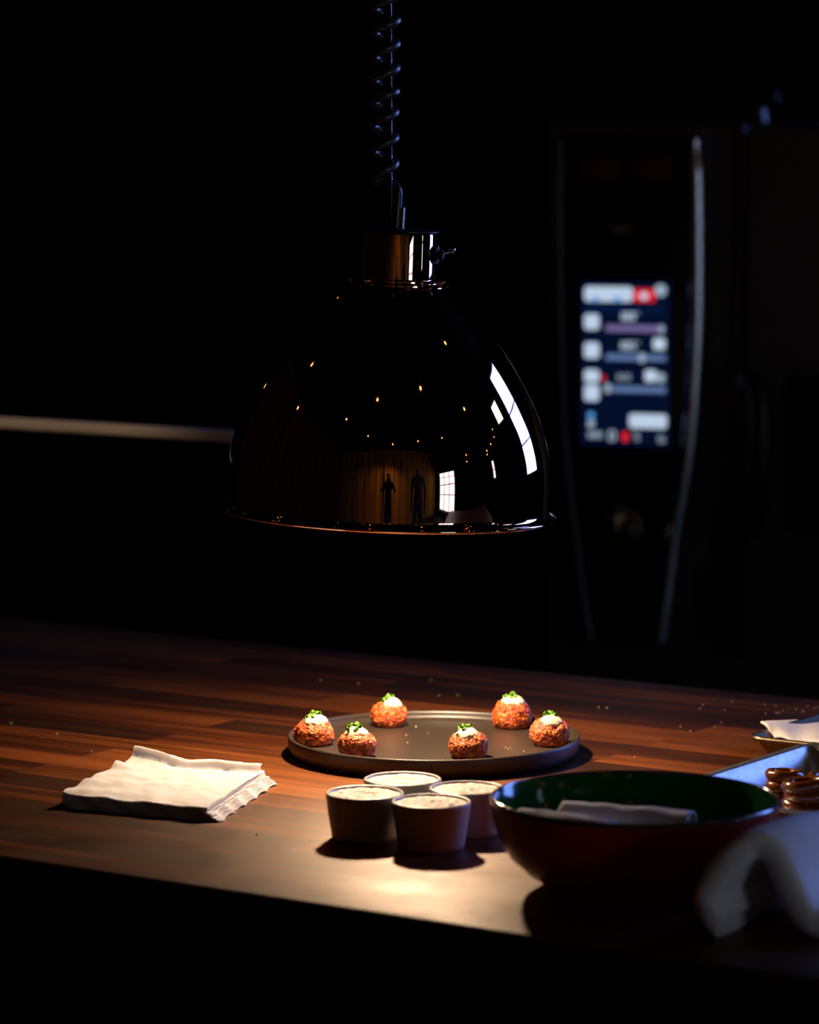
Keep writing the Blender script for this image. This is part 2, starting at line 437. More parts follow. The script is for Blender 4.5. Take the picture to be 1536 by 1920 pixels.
# connector, cord, wire (all rise above the cap)
inv = Matrix.Rotation(-R(2.3), 3, 'Y')
def LP(px, py, dy=0):
    p = P(px, py, LAMP_Y+dy); return inv @ (p-Vector((LX, LAMP_Y, RIMZ)))
b = new(); tube(b, [LP(754.5, 432), LP(755, 413)], 3.2*e, 14); tube(b, [LP(755.5, 410), LP(756.5, 389)], 3.6*e, 14)
tube(b, [LP(755, 414), LP(755.5, 409)], 4.4*e, 14)
obj('cable_gland', b, M['steelwire'], lamp)
pts = []
turns = [(722, 38), (721.5, 82), (721, 128), (720, 171), (719, 210), (719, 258), (719, 306)]
ys = [-70, -20] + [q[1] for q in turns]
HR = 22*e
def cyc(i): return turns[min(max(i, 0), 6)]
# helix: phase 0 = right extreme (+x)
NS = 40
for i in range(-3, 6):
    ya = turns[i][1] if i >= 0 else 38+47*i
    yb = turns[i+1][1] if i+1 >= 0 else 38+47*(i+1)
    xa = turns[i][0] if i >= 0 else 722; xb = turns[i+1][0] if i+1 >= 0 else 722
    for k in range(NS):
        f = k/NS; a = 2*PI*f
        # right -> front (toward camera) -> left -> back
        c = P(xa+(xb-xa)*f, ya+(yb-ya)*f, LAMP_Y)
        pts.append(c+Vector((HR*math.cos(a), -HR*math.sin(a), 0)))
xa, ya = turns[6]
for k in range(0, 30):
    f = k/30*0.62; a = 2*PI*f
    c = P(xa+2*f, ya+60*f, LAMP_Y); pts.append(c+Vector((HR*math.cos(a), -HR*math.sin(a), 0)))
tail = [pts[-1], P(712, 338, LAMP_Y+0.008), P(736, 344, LAMP_Y+0.006), P(746, 358, LAMP_Y), P(746, 378, LAMP_Y), P(744, 400, LAMP_Y), P(742, 430, LAMP_Y)]
pts = pts[:-1]+catmull(tail, 10)
b = new(); tube(b, [inv @ (p-Vector((LX, LAMP_Y, RIMZ))) for p in pts], 8.3*e, 16)
obj('coiled_cord', b, M['cord'], lamp, 60)
b = new()
for k in (0, 1):
    seg = []
    for j in range(260):
        f = j/259; a = f*2*PI*42+PI*k
        c = P(733+1.5*f, -80+500*f, LAMP_Y)
        seg.append(inv @ (c+Vector((0.9*e*math.cos(a), -0.9*e*math.sin(a), 0))-Vector((LX, LAMP_Y, RIMZ))))
    tube(b, seg, 1.0*e, 6)
obj('suspension_wire', b, M['steelwire'], lamp, 60)
b = new(); tube(b, [LP(733, -75), LP(733, -75-300), P(733, 0, LAMP_Y).to_3d()*0+inv @ (Vector((P(733, 0, LAMP_Y).x, LAMP_Y, ZC))-Vector((LX, LAMP_Y, RIMZ)))], 0.0035, 10)
obj('hanging_rod', b, M['cord'], lamp, 60)

# ------------------------------------------------------------------ plate
pc = G(813.5, 1377, TZ+0.018)
pr = 278.5/(FPX/pc.y)*0.997
pl = empty('serving_plate', (pc.x, pc.y, TZ))
tag(pl, 'round black flat plate with raised rim holding the six fried balls', 'plate')
H = 0.0185
prof = [(0, 0.0012), (pr-0.022, 0.0012), (pr-0.018, 0.0), (pr-0.008, 0.0), (pr-0.003, 0.003), (pr-0.0008, 0.008), (pr, H-0.002), (pr-0.0006, H-0.0004),
        (pr-0.0018, H), (pr-0.0034, H-0.0006), (pr-0.0040, H-0.003), (pr-0.0046, 0.0135), (pr-0.0060, 0.0115), (pr-0.0090, 0.0104), (pr-0.015, 0.0100), (pr*0.5, 0.0100), (0, 0.0100)]
b = new(); lathe(b, prof, 160)
obj('plate_body', b, M['plate'], pl, 60)
PF = TZ+0.0100

# ------------------------------------------------------------------ croquettes
rnd = random.Random(5)
def croquette(px, py, wpx, hz, seed, label, tilt, sauce_off, lob=0.0):
    c = G(px, py, PF)
    rad = wpx/2/(FPX/c.y)
    root = empty('croquette', c)
    tag(root, label, 'croquette', 'fried croquettes on the black plate')
    b = new(); bmesh.ops.create_icosphere(b, subdivisions=6, radius=1)
    off = Vector((seed*7.3, seed*3.1, seed*1.7))
    for v in b.verts:
        n = v.co.normalized()
        big = noise.noise(n*1.3+off)*0.08
        mid = noise.noise(n*4+off)*0.05
        cr = noise.noise(n*12+off)*0.05+abs(noise.noise(n*26+off))*0.09+noise.noise(n*48+off)*0.035
        k = 1+big+mid+cr
        z = n.z
        h_ = math.hypot(n.x, n.y)
        p_ = (abs(h_)**2.6+abs(z)**2.6)**(-1/2.6)
        z = z*p_
        zz = (z*0.5+0.5)
        zz = max(zz, 0.10)
        rr = k*p_*0.97
        shx = 1+tilt*0.12*(zz-0.5)
        v.co = Vector((n.x*rad*rr*shx, n.y*rad*rr*0.96, (zz-0.10)/0.9*hz*(1+big*0.9+cr)))
        if lob: v.co.z -= lob*hz*math.exp(-((n.x-0.25)**2)/0.02)*max(0, n.z)
    obj('crust', b, M['crust'], root, 0)
    for p in root.children[0].data.polygons: p.use_smooth = True
    # sauce
    b = new(); bmesh.ops.create_icosphere(b, subdivisions=4, radius=1)
    for v in b.verts:
        n = v.co.normalized(); a = math.atan2(n.y, n.x)
        k = 1+0.22*noise.noise(Vector((math.cos(a)*1.7, math.sin(a)*1.7, seed*2.0)))+0.1*noise.noise(n*4+off)
        v.co = Vector((n.x*rad*0.62*k, n.y*rad*0.60*k, n.z*0.0060*(1 if n.z > 0 else 0.9)-0.0020*(n.x*n.x+n.y*n.y)))
    obj('sauce', b, M['sauce'], root, 0, loc=(sauce_off*rad, -rad*0.08, hz*0.985))
    for p in root.children[1].data.polygons: p.use_smooth = True
    rr = random.Random(seed*11)
    for k in range(9):
        b = new(); L = 0.0022+rr.random()*0.0026; q = 0.0016
        d = Vector((rr.uniform(-1, 1), rr.uniform(-1, 1), rr.uniform(-0.3, 0.9))).normalized()
        seg = 10
        tube(b, [-d*L/2, d*L/2], q, seg, cap=False)
        tube(b, [-d*L/2, d*L/2], q*0.55, seg, cap=False)
        x = sauce_off*rad+rr.uniform(-0.75, 0.35)*rad*0.62; y = rr.uniform(-0.65, 0.4)*rad*0.7
        rel = math.hypot(x-sauce_off*rad, y)/(rad*0.56)
        obj('chive', b, M['chive'], root, 50, loc=(x, y, hz*0.985+0.0060*math.sqrt(max(0.0, 1-min(1, rel)**2))-0.002*rel*rel+0.0012))
    return root
croquette(589, 1396, 76, 0.0225, 1, 'fried ball at the left end of the plate, touching the rim', -0.6, 0.05)
croquette(669, 1418, 72, 0.0215, 2, 'fried ball at the front left, half hidden by the plate rim', 0.2, -0.05)
croquette(730, 1361, 70, 0.0215, 3, 'fried ball at the back left of the plate with sauce to the right', 0.3, 0.12)
croquette(960, 1364, 74, 0.0250, 17, 'tall fried ball at the back right of the plate', -0.5, 0.05)
croquette(1031, 1397, 75, 0.0225, 5, 'split fried ball at the far right of the plate, beside the rim', 0.2, 0.08, 0.22)
croquette(879, 1420, 74, 0.0215, 6, 'fried ball at the front centre-right with chives piled on top', 0.0, -0.08)
# specks of salt on the plate
for i, (px, py) in enumerate([(780, 1362), (762, 1378), (803, 1374), (764, 1392), (948, 1402), (953, 1404), (957, 1401), (960, 1405), (982, 1409)]):
    b = new(); bmesh.ops.create_icosphere(b, subdivisions=1, radius=0.0005)
    for v in b.verts: v.co *= 1+0.4*rnd.random()
    c = G(px, py, PF+0.0005)
    tag(obj('crumb', b, M['sauce'], loc=c), 'tiny pale crumb on the floor of the black plate', 'crumb', 'pale crumbs on the black plate')

# ------------------------------------------------------------------ ramekins
def ramekin(px, py, wpx, label, seed, flabel):
    h = 0.0365
    c = G(px, py, TZ+h)
    r = wpx/2/(FPX/c.y)*0.995
    root = empty('ramekin', (c.x, c.y, TZ))
    tag(root, label, 'ramekin', 'white ramekins in front of the plate')
    b = new()
    lathe(b, [(0, 0.001), (r*0.78, 0.001), (r*0.80, 0), (r*0.835, 0.001), (r*0.85, 0.004), (r*0.93, h*0.55), (r*0.985, h*0.9), (r, h-0.0022), (r-0.0004, h-0.0006),
              (r-0.0014, h), (r-0.0026, h-0.0006), (r-0.0032, h-0.003), (r*0.87, h*0.5), (r*0.78, 0.004), (0, 0.004)], 96)
    obj('cup', b, M['ceramic'], root, 60)
    b = new(); fr = r-0.0027; n = 26
    vs = grid(b, 40, 64, lambda u, v: Vector((0, 0, 0)))
    for i, row in enumerate(vs):
        for j, v in enumerate(row):
            rr = fr*(i/40); a = 2*PI*j/64
            x, y = rr*math.cos(a), rr*math.sin(a)
            z = h-0.0022+0.0016*(1-(i/40)**3)+0.0011*noise.noise(Vector((x*260, y*260, seed)))+0.0006*noise.noise(Vector((x*700, y*700, seed)))
            v.co = Vector((x, y, z))
    bmesh.ops.remove_doubles(b, verts=b.verts, dist=1e-6)
    o = obj('ramekin_filling', b, M['foam'], None, 0, loc=(c.x, c.y, TZ))
    for p in o.data.polygons: p.use_smooth = True
    tag(o, flabel, 'topping', kind='stuff')
ramekin(755, 1459, 150, 'white ramekin at the back of the four, nearest the plate', 1, 'pale speckled flakes filling the back ramekin')
ramekin(684, 1485, 151, 'white ramekin at the left of the four', 2, 'pale speckled flakes filling the left ramekin')
ramekin(876, 1476, 147, 'white ramekin at the right, partly hidden by the green bowl', 3, 'pale speckled flakes filling the ramekin beside the green bowl')
ramekin(809, 1501, 153, 'white ramekin at the front of the four with a bluish right side', 4, 'pale speckled flakes filling the front ramekin')

# ------------------------------------------------------------------ napkin stack
def napkin(zb, thick, corners, seed, label, scallop=0.0, curl=0.0, top=False):
    A, B_, C_, D = corners                 # left, back-left, back-right, front-right (world xy)
    def base(u, v):                         # u: left edge->right edge, v: front->back
        p = (A*(1-u)+D*u)*(1-v)+(B_*(1-u)+C_*u)*v
        return p
    cen = (A+B_+C_+D)/4
    def lift(u, v):
        z = 0.0085*max(0, 1-u*2.4)**1.3*(0.25+0.75*v)*(0.85+0.22*math.sin(v*21+u*5)+0.12*math.sin(v*47+1))
        z += 0.0012*max(0, 1-u*2.2)*math.sin(v*30-u*9)
        z += 0.0010*noise.noise(Vector((u*5, v*5, 2.2)))
        z -= 0.0012*math.exp(-((v)**2)/0.01)*(0.5+0.5*math.sin(u*19))
        return z
    def up(u, v):
        p = base(u, v)
        k = 0.0
        if scallop and u > 0.9:
            k = scallop*(u-0.9)/0.1
            p = p+(D-A).normalized()*k*0.5*math.sin(v*34)
        if True:
            p = p+(A-B_).normalized()*0.0012*math.sin(u*26+seed*0.3)*max(0, 1-v*12)
        z = zb+thick+lift(u, v)
        if scallop: z += scallop*0.35*max(0, (u-0.85)/0.15)*math.sin(v*34+1)
        if curl and v > 0.90:
            z += curl*min(1, (v-0.90)/0.05)*(0.72+0.28*abs(math.sin(u*6.5+0.4)))
            if v > 0.95: p = p+(B_-A).normalized()*0.0
            p = p-(B_-A)*(v-0.90)*0.52
        if top: z += 0.0009*noise.noise(Vector((u*9+v*4, v*12, 7)))+0.0005*noise.noise(Vector((u*40, v*22, 3)))
        return Vector((p.x-cen.x, p.y-cen.y, z-TZ))
    nu, nv = 60, 48
    b = new()
    a = grid(b, nu, nv, up)
    lo = []
    for i, row in enumerate(a):
        lo.append([b.verts.new(v.co-Vector((0, 0, thick*0.96))) for v in row])
    for i in range(nu):
        for j in range(nv): b.faces.new((lo[i][j], lo[i][j+1], lo[i+1][j+1], lo[i+1][j]))
    for i in range(nu):
        b.faces.new((a[i][0], lo[i][0], lo[i+1][0], a[i+1][0])); b.faces.new((a[i][nv], a[i+1][nv], lo[i+1][nv], lo[i][nv]))
    for j in range(nv):
        b.faces.new((a[0][j], a[0][j+1], lo[0][j+1], lo[0][j])); b.faces.new((a[nu][j], lo[nu][j], lo[nu][j+1], a[nu][j+1]))
    o = obj('paper_napkin', b, M['napkin'], None, 50, loc=(cen.x, cen.y, TZ))
    tag(o, label, 'napkin', 'white paper napkins in the pile')
    return o
tz = TZ+0.011
nA, nB, nC, nD = G(118, 1490, tz), G(262, 1428, tz), G(497, 1445, tz), G(388, 1515, tz)
NN = 11
th = 0.0011
for k in range(NN):
    f = k/(NN-1)
    r1 = random.Random(k)
    j = lambda s=0.0005: Vector((r1.uniform(-s, s), r1.uniform(-s, s), 0))
    ext = (nD-nA).normalized()*(0.011*max(0, 1-f*1.5))
    cs = (nA+j(), nB+j()+ext*0.2, nC+j()+ext, nD+j()+ext)
    if k == NN-1: lab = 'topmost white napkin of the pile, its far edge folded up'
    elif k == 0: lab = 'lowest white napkin of the pile, lying on the wooden table'
    else: lab = 'white paper napkin inside the pile left of the plate'
    napkin(TZ+k*th, th, cs, k, lab, scallop=0.0034 if f < 0.6 else 0.0, curl=0.0072 if k == NN-1 else 0, top=(k == NN-1))

# ------------------------------------------------------------------ green bowl
bh = 0.068
bs = bh/0.080
bc = G(1189.5, 1492.5, TZ+bh)
br_ = 277/(FPX/bc.y)*0.995
bowl = empty('bowl', (bc.x, bc.y, TZ))
tag(bowl, 'wide bowl, green inside and red-brown outside, holding two rolled cloths', 'bowl')
def bowl_prof(q): return [(r, z*bs if z > 0.001 else z) for r, z in q]
b = new(); lathe(b, bowl_prof([(0, 0.006), (br_*0.52, 0.006), (br_*0.54, 0), (br_*0.60, 0), (br_*0.62, 0.006), (br_*0.74, 0.014), (br_*0.86, 0.028), (br_*0.94, 0.045), (br_*0.985, 0.062), (br_*0.998, 0.077), (br_*0.992, 0.0774)]), 128)
obj('outer_wall', b, M['bowl_out'], bowl, 60)
b = new(); lathe(b, bowl_prof([(0, 0.010), (br_*0.55, 0.011), (br_*0.72, 0.019), (br_*0.83, 0.032), (br_*0.91, 0.048), (br_*0.952, 0.063), (br_*0.966, 0.0774), (br_*0.97, 0.078)]), 128)
obj('inner_wall', b, M['bowl_in'], bowl, 60)
b = new(); lathe(b, [(br_*0.966, bh-0.0028), (br_*0.970, bh-0.0008), (br_*0.978, bh), (br_*0.990, bh-0.0004), (br_*0.999, bh-0.002), (br_*0.998, bh-0.0034)], 128, closed=True)
obj('rim', b, M['rimdark'], bowl, 60)

def rolled_cloth(name, pa, pb, rad, seed, label, group=None, turns=2.4, wob=0.0016):
    pa, pb = Vector(pa), Vector(pb)
    ax = (pb-pa); Ln = ax.length; ax.normalize()
    side = ax.cross(Vector((0, 0, 1))).normalized(); upv = side.cross(ax)
    n, m_ = 110, 30
    b = new()
    def f(u, v):
        a = u*turns*2*PI+0.6
        r = rad*(0.22+0.78*u)
        q = noise.noise(Vector((math.cos(a)*1.2, math.sin(a)*1.2+v*4, seed)))
        q2 = noise.noise(Vector((math.cos(a)*2.6, math.sin(a)*2.6+v*9, seed+4)))
        r = r+wob*q*u+wob*0.5*q2*u
        ofs = (u-0.5)*0.006*math.sin(seed)
        p = pa+ax*(v*Ln+ofs)+side*(math.cos(a)*r)+upv*(math.sin(a)*r*0.92)
        return p-pa
    grid(b, n, m_, f)
    o = obj(name, b, M['linen'], None, 0, loc=pa)
    for p in o.data.polygons: p.use_smooth = True
    md = o.modifiers.new('thick', 'SOLIDIFY'); md.thickness = 0.0017; md.offset = 0
    tag(o, label, 'cloth', group)
    return o
rolled_cloth('rolled_cloth', P(1050, 1536, 2.525), P(1290, 1556, 2.49), 0.0155, 1.3, 'white rolled cloth reaching across the green bowl, showing its curled right end', 'rolled cloths in the green bowl')
rolled_cloth('rolled_cloth', P(982, 1549, 2.49), P(1150, 1574, 2.445), 0.0150, 4.1, 'white rolled cloth at the front left of the green bowl, mostly behind its rim', 'rolled cloths in the green bowl')
zl = TZ+0.0205
rolled_cloth('rolled_cloth', (bc.x-0.035, bc.y-0.045, zl), (bc.x-0.020, bc.y+0.040, zl), 0.0110, 2.2, 'white rolled cloth low in the green bowl under the left ends of the upper rolls', 'rolled cloths in the green bowl')
rolled_cloth('rolled_cloth', (bc.x+0.018, bc.y-0.045, zl), (bc.x+0.030, bc.y+0.038, zl), 0.0110, 5.2, 'white rolled cloth low in the green bowl under the curled end of the long roll', 'rolled cloths in the green bowl')

# ------------------------------------------------------------------ folded towel at the near right corner
def towel():
    YF = 2.335
    line = [(1330, 1738), (1306, 1722), (1296, 1690), (1314, 1648), (1346, 1606), (1388, 1586), (1424, 1600), (1446, 1644), (1468, 1696), (1496, 1735), (1560, 1742), (1640, 1745)]
    cl_ = catmull([Vector((x, y, 0)) for x, y in line], 4)
    o0 = P(1400, 1757, YF); o0.z = TZ
    n = len(cl_)-1; m_ = 16
    b = new()
    def f(u, v):
        q = cl_[min(n, int(round(u*n)))]
        p = P(q.x, q.y, YF)-o0
        h0 = p.z
        # the towel runs back and to the right; its right side swells into soft folds
        p += Vector((0.100*v, 0.185*v, 0))
        s_ = max(0.0, (u-0.42)/0.58)
        p.z = h0*(1-0.22*v)
        p.z += 0.040*s_*math.sin(min(1, v*1.6)*PI/2)*math.sin(min(1.0, s_*1.25)*PI)**0.8
        fo = math.sin(u*15-v*3.0+0.6)*0.0060*math.sin(PI*min(1, v*1.2+0.15))+noise.noise(Vector((u*5, v*3.2, 2)))*0.008
        p.z += fo
        p.x += fo*0.6
        p.z = max(p.z, 0.0085)
        if v == 0: p.y += 0.004*noise.noise(Vector((u*6, 0, 5)))
        return p
    grid(b, n, m_, f)
    o = obj('folded_towel', b, M['linen'], None, 0, loc=(o0.x+0.006, o0.y-0.010, TZ))
    for p in o.data.polygons: p.use_smooth = True
    md = o.modifiers.new('thick', 'SOLIDIFY'); md.thickness = 0.020; md.offset = 0
    md = o.modifiers.new('round', 'SUBSURF'); md.levels = 2; md.render_levels = 2
    tag(o, 'white linen towel folded into an arch on the near right corner of the table', 'towel')
towel()

# ------------------------------------------------------------------ sheet pan and pretzels
def pan(name, c, ex, ey, L1, L2, h, slope, m, label, lip=0.006, cat='tray'):
    """c: back-left top corner; ex: unit along the back wall, ey: unit towards the camera"""
    root = empty(name, (c.x, c.y, TZ))
    tag(root, label, cat)
    def rect(o_, z):
        p = []
        rr = 0.012+o_ if o_ > -0.012 else 0.004
        rr = max(0.003, 0.014+o_)
        for cx, cy, a0 in ((L1+o_-rr, -o_+rr, -90), (L1+o_-rr, L2+o_-rr, 0), (-o_+rr, L2+o_-rr, 90), (-o_+rr, -o_+rr, 180)):
            for k in range(7):
                a = R(a0+90*k/6)
                q = ex*(cx+rr*math.cos(a))+ey*(cy+rr*math.sin(a))
                p.append(Vector((q.x, q.y, z)))
        return p
    prof = [(-slope-0.001, 0.0), (-0.001, h-0.001), (lip, h-0.001), (lip+0.001, h-0.003), (lip+0.002, h-0.001), (lip+0.001, h+0.0006), (0.0, h+0.0008), (-0.0015, h), (-slope, 0.0025), (-slope-0.004, 0.0012)]
    b = new(); rings = [[b.verts.new(v) for v in rect(o_, z)] for o_, z in prof]
    n = len(rings[0])
    for a, d in zip(rings, rings[1:]):
        for i in range(n): b.faces.new((a[i], a[(i+1) % n], d[(i+1) % n], d[i]))
    b.faces.new(rings[0]); b.faces.new(rings[-1])
    obj('pan_body', b, m, root, 50)
    return root
ex, ey = Vector((0.831, -0.556, 0)), Vector((-0.556, -0.831, 0))
c1 = G(1519, 1396, TZ+0.026)
pan('sheet_pan', c1, ex, ey, 0.42, 0.27, 0.026, 0.008, M['alu'], 'scuffed aluminium sheet pan holding the glazed rings, behind the bowl')
def ring_pretzel(c, r, tr, seed, label):
    b = new(); n, m_ = 48, 14
    rings = []
    rr = random.Random(seed); ax = Matrix.Rotation(rr.uniform(-0.12, 0.12), 3, 'X') @ Matrix.Rotation(rr.uniform(-0.12, 0.12), 3, 'Y')
    for i in range(n):
        a = 2*PI*i/n; ring = []
        k = 1+0.08*noise.noise(Vector((math.cos(a)*1.5, math.sin(a)*1.5, seed)))
        t_ = tr*(1+0.2*noise.noise(Vector((math.cos(a)*3, math.sin(a)*3, seed+9))))
        for j in range(m_):
            q = 2*PI*j/m_
            ring.append(b.verts.new(ax @ Vector(((r*k+t_*math.cos(q))*math.cos(a), (r*k+t_*math.cos(q))*math.sin(a), t_*math.sin(q)*1.15))))
        rings.append(ring)
    for i in range(n):
        a, d = rings[i], rings[(i+1) % n]
        for j in range(m_): b.faces.new((a[j], d[j], d[(j+1) % m_], a[(j+1) % m_]))
    o = obj('pretzel_ring', b, M['pretzel'], None, 0, loc=c)
    for p in o.data.polygons: p.use_smooth = True
    tag(o, label, 'pretzel', 'glazed rings piled in the sheet pan')
pf = TZ+0.0035
k = 0
c0 = G(1513, 1532, pf+0.004)
for i in range(4):
    lab = ['glazed brown ring at the bottom of the pile nearest the towel', 'glazed brown ring second from the bottom of the near pile',
           'glazed brown ring third from the bottom of the near pile', 'glazed brown ring on top of the near pile'][i]
    ring_pretzel(Vector((c0.x+0.001*((i*7) % 3-1), c0.y+0.001*((i*5) % 3-1), pf+0.0047+i*0.0086)), 0.0155, 0.0042, i+1, lab)
c0 = G(1472, 1493, pf+0.004)
for i in range(3):
    lab = ['glazed brown ring at the bottom of the pile beside the bowl rim', 'glazed brown ring in the middle of the pile beside the bowl rim', 'glazed brown ring on top of the pile beside the bowl rim'][i]
    ring_pretzel(Vector((c0.x, c0.y, pf+0.0047+i*0.0086)), 0.0125, 0.0040, i+11, lab)
c0 = G(1560, 1512, pf+0.004)
for i in range(3):
    ring_pretzel(Vector((c0.x, c0.y+0.012, pf+0.0047+i*0.0086)), 0.0155, 0.0042, i+21,
                 ['glazed brown ring at the bottom of the pile cut by the right edge', 'glazed brown ring in the middle of the pile cut by the right edge', 'glazed brown ring on top of the pile cut by the right edge'][i])
# small grey dish with a green scrap
dc = G(1548, 1478, TZ+0.02)
dish = empty('small_dish', (dc.x, dc.y, TZ+0.003))
tag(dish, 'small pale round dish at the right edge, inside the sheet pan', 'dish')
b = new(); lathe(b, [(0, 0.0), (0.012, 0.0), (0.018, 0.010), (0.020, 0.022), (0.0205, 0.024), (0.019, 0.0235), (0.0165, 0.011), (0.011, 0.003), (0, 0.003)], 48)
obj('dish_body', b, M['ceramic'], dish)

# ------------------------------------------------------------------ small tray with white paper
c2 = G(1402, 1380, TZ+0.019)
pan('small_tray', c2-ey*0.16, ex, ey, 0.24, 0.16, 0.019, 0.013, M['darksteel'], 'small tarnished metal tray at the right edge, under the folded paper', 0.0004)
pq = [P(1426, 1356, 3.075), P(1560, 1350, 3.22), P(1448, 1386, 3.065), P(1545, 1399, 3.00)]
b = new()
cen = P(1490, 1375, 3.06)
def pf_(u, v):
    p = (pq[0]*(1-u)+pq[1]*u)*(1-v)+(pq[2]*(1-u)+pq[3]*u)*v
    p = p+Vector((0, -0.006*math.sin(v*PI), 0.004*math.sin(v*PI)+0.002*math.sin(u*9)*v))
    return p-cen
grid(b, 24, 16, pf_)
o = obj('folded_paper', b, M['paper'], None, 0, loc=cen)
for p in o.data.polygons: p.use_smooth = True
md = o.modifiers.new('thick', 'SOLIDIFY'); md.thickness = 0.002; md.offset = 1
tag(o, 'white folded paper leaning in the small tray at the right edge', 'paper')

# ------------------------------------------------------------------ crumbs on the table
cr = [(17, 1359, 1), (107, 1377, 0), (171, 1410, 0), (598, 1278, 1), (672, 1283, 0), (805, 1277, 1), (855, 1306, 1), (824, 1305, 0), (1123, 1327, 0), (1138, 1328, 0),
      (1337, 1315, 1), (1318, 1322, 0), (1313, 1330, 0), (1373, 1317, 0), (1359, 1332, 0), (1353, 1355, 0), (1295, 1372, 0), (1276, 1363, 0), (1341, 1364, 0),
      (1434, 1322, 0), (1455, 1325, 0), (1436, 1339, 0), (1456, 1338, 0), (1461, 1338, 0), (1468, 1334, 0), (1477, 1333, 1), (1493, 1331, 0), (1505, 1334, 0), (1508, 1336, 0), (1515, 1325, 0), (1527, 1329, 0), (1533, 1327, 0),
      (1191, 1421, 0), (482, 1566, 0)]
for i, (px, py, g) in enumerate(cr):
    c = G(px, py, TZ)
    b = new()
    if g:
        tube(b, [(0.0002, 0, 0.0011), (0.003, 0.001, 0.0013)], 0.0014, 8)
    else:
        bmesh.ops.create_icosphere(b, subdivisions=2, radius=0.0008)
        for v in b.verts: v.co = v.co*(1+0.5*noise.noise(v.co*900+Vector((i, 0, 0)))); v.co.z = max(v.co.z+0.0006, 0)
    if g: tag(obj('chive_scrap', b, M['chivedry'], loc=c), 'scrap of green chive lying on the bare wooden table', 'chive scrap', 'chive scraps on the table')
    else: tag(obj('crumb', b, M['crumb'], loc=c), 'pale crumb lying on the bare wooden table', 'crumb', 'pale crumbs on the table')

# ------------------------------------------------------------------ oven
OY = 5.0
OA = R(18)
OO = P(1170, 250, OY)                   # eye-level point above the panel centre
oven = empty('combi_oven', (OO.x, OO.y, 0), -OA)
tag(oven, 'steel combination oven with a glowing touch screen, in the dark at the right', 'oven')
SC = FPX/OY*0.9941
co, si = math.cos(OA), math.sin(OA)
def OL(px, py, dy=0.0):
    """point of the oven face (local x, local z) seen at a pixel"""
    d = ray(px, py)
    # plane through OO with local x = (co,-si,0), local y(normal) = (si,co,0)
    nrm = Vector((si, co, 0))
    t_ = (Vector((OO.x, OO.y, 0)).dot(nrm)+dy)/(d.dot(nrm))
    p = Vector((0, 0, CAMZ))+d*t_
    q = p-Vector((OO.x, OO.y, 0))
    return Vector((q.x*co-q.y*si, dy, p.z))
def face_box(b, x0, y0, x1, y1, d0, d1, bev=0):
    """box covering pixel rect, from depth d0 to d1 (local y, negative = towards viewer)"""
    a = OL(x0, y0, d0); c = OL(x1, y1, d0)
    bx(b, ((a.x+c.x)/2, (d0+d1)/2, (a.z+c.z)/2), (abs(c.x-a.x), abs(d1-d0), abs(a.z-c.z)), bev)
tl = OL(1018, 229)
oxr = 1.05
b = new(); bx(b, ((tl.x+oxr)/2, 0.42, (tl.z+0.55)/2), (oxr-tl.x, 0.8, tl.z-0.55), 0.008)
obj('cabinet', b, M['ovensteel'], oven)
b = new()
for fx in (tl.x+0.06, oxr-0.06):
    for fy in (0.1, 0.74): bx(b, (fx, fy, 0.275), (0.05, 0.05, 0.55))
bx(b, ((tl.x+oxr)/2, 0.42, 0.2), (oxr-tl.x-0.1, 0.64, 0.03))
obj('stand', b, M['trimdim'], oven)
# control panel: tapering shield of black glass
Lp = [(1052, 250), (1050, 420), (1053, 640), (1064, 860), (1082, 1010), (1098, 1135), (1110, 1200)]
Rp = [(1304, 250), (1308, 420), (1306, 640), (1292, 840), (1264, 1010), (1248, 1135), (1238, 1200)]
b = new(); a = []
for (xl, yl), (xr, yr) in zip(Lp, Rp):
    row = []
    for k in range(9):
        f = k/8; p = OL(xl+(xr-xl)*f, yl)
        row.append(b.verts.new((p.x, -0.012-0.012*math.sin(f*PI), p.z)))
    a.append(row)
for r0, r1 in zip(a, a[1:]):
    for k in range(8): b.faces.new((r0[k], r0[k+1], r1[k+1], r1[k]))
ex_ = bmesh.ops.extrude_face_region(b, geom=b.faces[:])
for v in [g for g in ex_['geom'] if isinstance(g, bmesh.types.BMVert)]: v.co.y = 0.015
panel = obj('control_panel', b, M['blackglass'], oven, 40)
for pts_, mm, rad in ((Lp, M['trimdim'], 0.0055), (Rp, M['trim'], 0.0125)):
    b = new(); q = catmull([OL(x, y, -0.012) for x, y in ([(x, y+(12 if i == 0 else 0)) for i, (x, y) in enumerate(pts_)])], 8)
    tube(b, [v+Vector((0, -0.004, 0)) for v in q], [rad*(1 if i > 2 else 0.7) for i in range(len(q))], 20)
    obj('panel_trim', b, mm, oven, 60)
b = new(); face_box(b, 1085, 297, 1160, 337, -0.0262, -0.020, 0.003); face_box(b, 1182, 297, 1255, 337, -0.0262, -0.020, 0.003)
obj('badge_bar', b, M['logo'], oven)
b = new()
for k in range(3): face_box(b, 1148+k*13, 420, 1157+k*13, 440, -0.0262, -0.02, 0.001)
obj('number_badge', b, M['badge'], oven)
